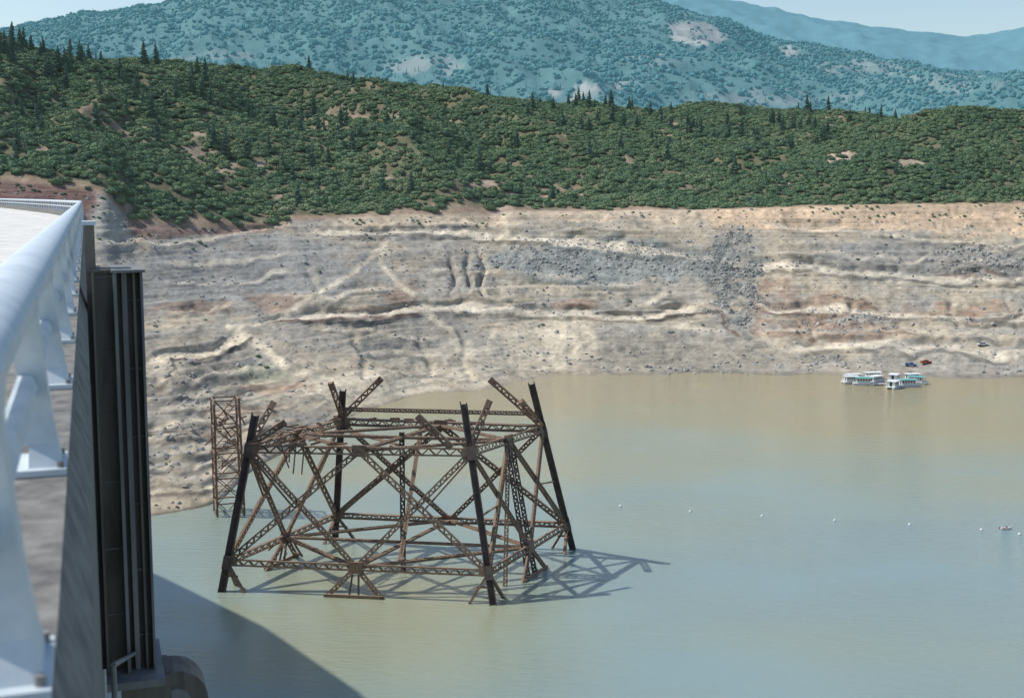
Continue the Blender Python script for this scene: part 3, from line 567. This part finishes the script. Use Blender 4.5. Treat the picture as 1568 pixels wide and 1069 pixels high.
# decking remains and debris on the upper ring
r2=random.Random(5)
for i in (3,0,2):
    a,b_=ring[i],ring[(i+1)%4]
    for k in range(14):
        t=r2.random(); c=lp(a,H2).lerp(lp(b_,H2),t)+Vector((r2.uniform(-1,1),r2.uniform(-1,1),r2.uniform(.6,1.1))); d=(lp(b_,H2)-lp(a,H2)).normalized()*r2.uniform(1,4)+Vector((0,0,r2.uniform(-.5,.6)))
        B.beam(c,c+d,r2.uniform(.2,.5),r2.uniform(.15,.3),M_rust)
for k in range(26):
    c=mids[3][1]+Vector((r2.uniform(-4,5),r2.uniform(-8,8),r2.uniform(-.2,1.2))); B.beam(c,c+Vector((r2.uniform(-3,3),r2.uniform(-3,3),r2.uniform(-.8,.8))),.3,.22,M_rust)
for k in range(7):
    c=mids[3][1]+Vector((r2.uniform(-3,3),r2.uniform(-6,6),0)); B.beam(c,c+Vector((r2.uniform(-1,2),r2.uniform(-1,1),-r2.uniform(3,8))),.25,.2,M_rust)
for k in range(16):
    c=mids[3][0]+Vector((r2.uniform(-2,3),r2.uniform(-4,3),r2.uniform(-4,1.2))); B.beam(c,c+Vector((r2.uniform(-2,2),r2.uniform(-2,2),r2.uniform(-2,1.8))),.35,.3,M_rust)
A.obj("corner_legs",tw); B.obj("laced_bracing",tw)
# ------------------------------------------------------------------ small rusty trestle by the shore
t2=empty("rusty_trestle"); Q=MB(); c0=Vector((-67.5,292,0)); hw=3.2; HT=27.5; lev=[-4,3,9,15,21,HT]
def tc_(i,z): 
    k=1-.10*max(z,0)/HT; dx,dy=((-1,-1),(1,-1),(1,1),(-1,1))[i]; a=.35; x,y=dx*hw*k,dy*hw*k; return c0+Vector((x*math.cos(a)-y*math.sin(a)-z*.01,x*math.sin(a)+y*math.cos(a),z))
for i in range(4):
    Q.beam(tc_(i,-4),tc_(i,HT+r2.uniform(-.8,.8)),.4,.4,M_rust)
    for j in range(5):
        a,b_=lev[j],lev[j+1]; k=(i+1)%4
        Q.beam(tc_(i,b_),tc_(k,b_),.28,.28,M_rust); Q.beam(tc_(i,a),tc_(k,b_),.2,.2,M_rust); Q.beam(tc_(k,a),tc_(i,b_),.2,.2,M_rust); Q.beam(tc_(i,(a+b_)/2),tc_(k,(a+b_)/2),.14,.14,M_rust)
for k in range(34):
    z=r2.uniform(12,27.5); c=c0+Vector((r2.uniform(-3,3),r2.uniform(-3,3),z)); Q.beam(c,c+Vector((r2.uniform(-3,3),r2.uniform(-2,2),r2.uniform(-3,1.5))),.3,.25,M_rust)
Q.obj("trestle_frame",t2)
# ------------------------------------------------------------------ boats
def houseboat(loc,rz,L=12,W=4.4,roof=M_teal,upper=False):
    h=empty("houseboat",loc,rz); a=MB()
    for sg in (-1,1):
        a.tube([(-L/2,sg*W*.32,.25),(-L/2+.6,sg*W*.32,.2),(L/2-1.2,sg*W*.32,.2),(L/2,sg*W*.32,.45)],[.25,.5,.5,.12],M_white,10)
    a.box((0,0,.78),(L,W,.16),M_white); a.obj("pontoons_and_deck",h)
    c=MB(); cl_=L*.58; c.box((-.3,0,1.86),(cl_,W*.78,2.0),M_white)
    for k in range(5):
        for sg in (-1,1): c.box((-.3-cl_*.4+k*cl_*.2,sg*(W*.39+.012),2.15),(cl_*.12,.03,.8),M_glass)
    for sg in (-1,1): c.box((-.3+sg*(cl_/2+.012),0,1.85),(.03,1.0,1.7),M_glass)
    c.obj("cabin",h)
    rf=MB(); rf.box((0,0,2.95),(L*.80,W*.98,.16),roof)
    for x in (-L*.38,L*.38):
        for sg in (-1,1): rf.beam((x,sg*W*.45,.86),(x,sg*W*.45,2.87),.08,.08,M_white)
    rf.obj("roof",h)
    rl=MB()
    for sg in (-1,1):
        rl.beam((-L/2+.1,sg*W*.48,1.7),(L/2-.1,sg*W*.48,1.7),.06,.06,M_white)
        for k in range(9): rl.beam((-L/2+.1+k*(L-.2)/8,sg*W*.48,.86),(-L/2+.1+k*(L-.2)/8,sg*W*.48,1.7),.05,.05,M_white)
    rl.obj("deck_railing",h); return h
for lx,ly,rz,L,rf in ((139.5,506,.25,8.5,M_white),(141,496,-.15,9,M_teal),(147,501,.6,8.5,M_white),(157,491,.1,9.5,M_teal),(163,499,-.4,8.5,M_teal),(149,511,.2,8.5,M_white),(156,506,1.1,8.5,M_white),(150,487,.9,7.5,M_white),(164,507,.15,8,M_white),(137,500,.1,7.5,M_white)):
    houseboat((lx,ly,0),rz,L,4.0,rf)
dk=empty("floating_dock",(151,496,0),.12); a=MB(); a.box((0,0,.45),(20,1.8,.3),M_deck)
for k in range(7): a.tube([(-9+k*3,-.9,.2),(-9+k*3,.9,.2)],.3,M_pil,8)
a.obj("dock_deck",dk)
def small_boat(loc,rz,s=1.0):
    h=empty("motor_boat",loc,rz); a=MB(); k=a.mi(M_white); sec=[(-2.2,.85,.75,.05),(-1,.95,.78,.0),(.6,.9,.85,.0),(1.7,.55,.98,.15),(2.5,.04,1.12,.7)]
    for x,wd,top,bot in sec: a.v+=[(x*s,-wd*s,top*s),(x*s,-wd*.7*s,bot*s),(x*s,wd*.7*s,bot*s),(x*s,wd*s,top*s),(x*s,wd*.8*s,(top-.05)*s),(x*s,wd*.5*s,.3*s),(x*s,-wd*.5*s,.3*s),(x*s,-wd*.8*s,(top-.05)*s)]
    for i in range(4):
        for j in range(8): a.f.append((i*8+j,i*8+(j+1)%8,(i+1)*8+(j+1)%8,(i+1)*8+j)); a.m.append(k)
    a.f.append(tuple(range(8))); a.m.append(k); a.obj("hull",h)
    b_=MB(); b_.box((.4*s,0,1.1*s),(.1*s,1.3*s,.5*s),M_glass); b_.box((-.5*s,0,.6*s),(.5*s,1.1*s,.5*s),M_red); b_.box((-2.4*s,0,.8*s),(.35*s,.4*s,.9*s),M_pil); b_.obj("fittings",h)
    for v in h.children: v.location.z=-.15*s
small_boat((112,277,0),.15,.6)
small_boat((153,498.8,0),.2,.8)
# buoys
for u_,v_ in ((950,775),(1057,783),(1167,790),(1278,797),(1393,803),(1503,811),(1561,818),(578,832)):
    Yb_=EYE/float(tana(v_)); x_=(u_-784)/F*(cp*Yb_+EYE*sp); a=MB()
    a.tube([(x_,Yb_,-.2),(x_,Yb_,-.05),(x_,Yb_,.12),(x_,Yb_,.28),(x_,Yb_,.36),(x_,Yb_,.38),(x_,Yb_,.56)],[.12,.30,.36,.26,.11,.04,.04],M_white,14); a.obj("mooring_buoy",smooth=True)
# vehicles on the shore road
def vehicle(name,uv,rz,mat,truck):
    k=np.argmin((UU-uv[0])**2+(V-uv[1])**2); x,y,z=X.ravel()[k],Y.ravel()[k],Z.ravel()[k]
    h=empty(name,(x,y,z+.12),rz); a=MB()
    a.box((0,0,.72),(4.8,1.85,.55),mat)
    P=[(-1.2 if not truck else -.4,-.85,1.0),(1.3,-.85,1.0),(1.3,.85,1.0),(-1.2 if not truck else -.4,.85,1.0),(-.9 if not truck else -.3,-.72,1.6),(.7,-.72,1.6),(.7,.72,1.6),(-.9 if not truck else -.3,.72,1.6)]
    a.box8([Vector(p) for p in P],M_glass); a.box((.15,0,1.63),(1.3,1.4,.08),mat)
    if truck:
        for sg in (-1,1): a.box((-1.4,sg*.86,1.12),(1.9,.1,.3),mat)
        a.box((-2.32,0,1.12),(.1,1.8,.3),mat)
    a.box((2.42,0,.6),(.08,1.7,.2),M_pil2); a.box((-2.42,0,.6),(.08,1.7,.2),M_pil2); a.obj("body",h)
    wv=MB()
    for xx in (-1.5,1.5):
        for sg in (-1,1): wv.tube([(xx,sg*.72,.36),(xx,sg*.95,.36)],.36,M_tyre,14)
    wv.obj("wheels",h)
vehicle("pickup_truck",(1418,558),.3,M_red,True); vehicle("pickup_truck",(1396,560),-.2,M_blue,True); vehicle("parked_car",(1505,534),.1,M_white,False)
print("TREES",len(P1),"elev",math.degrees(elev))
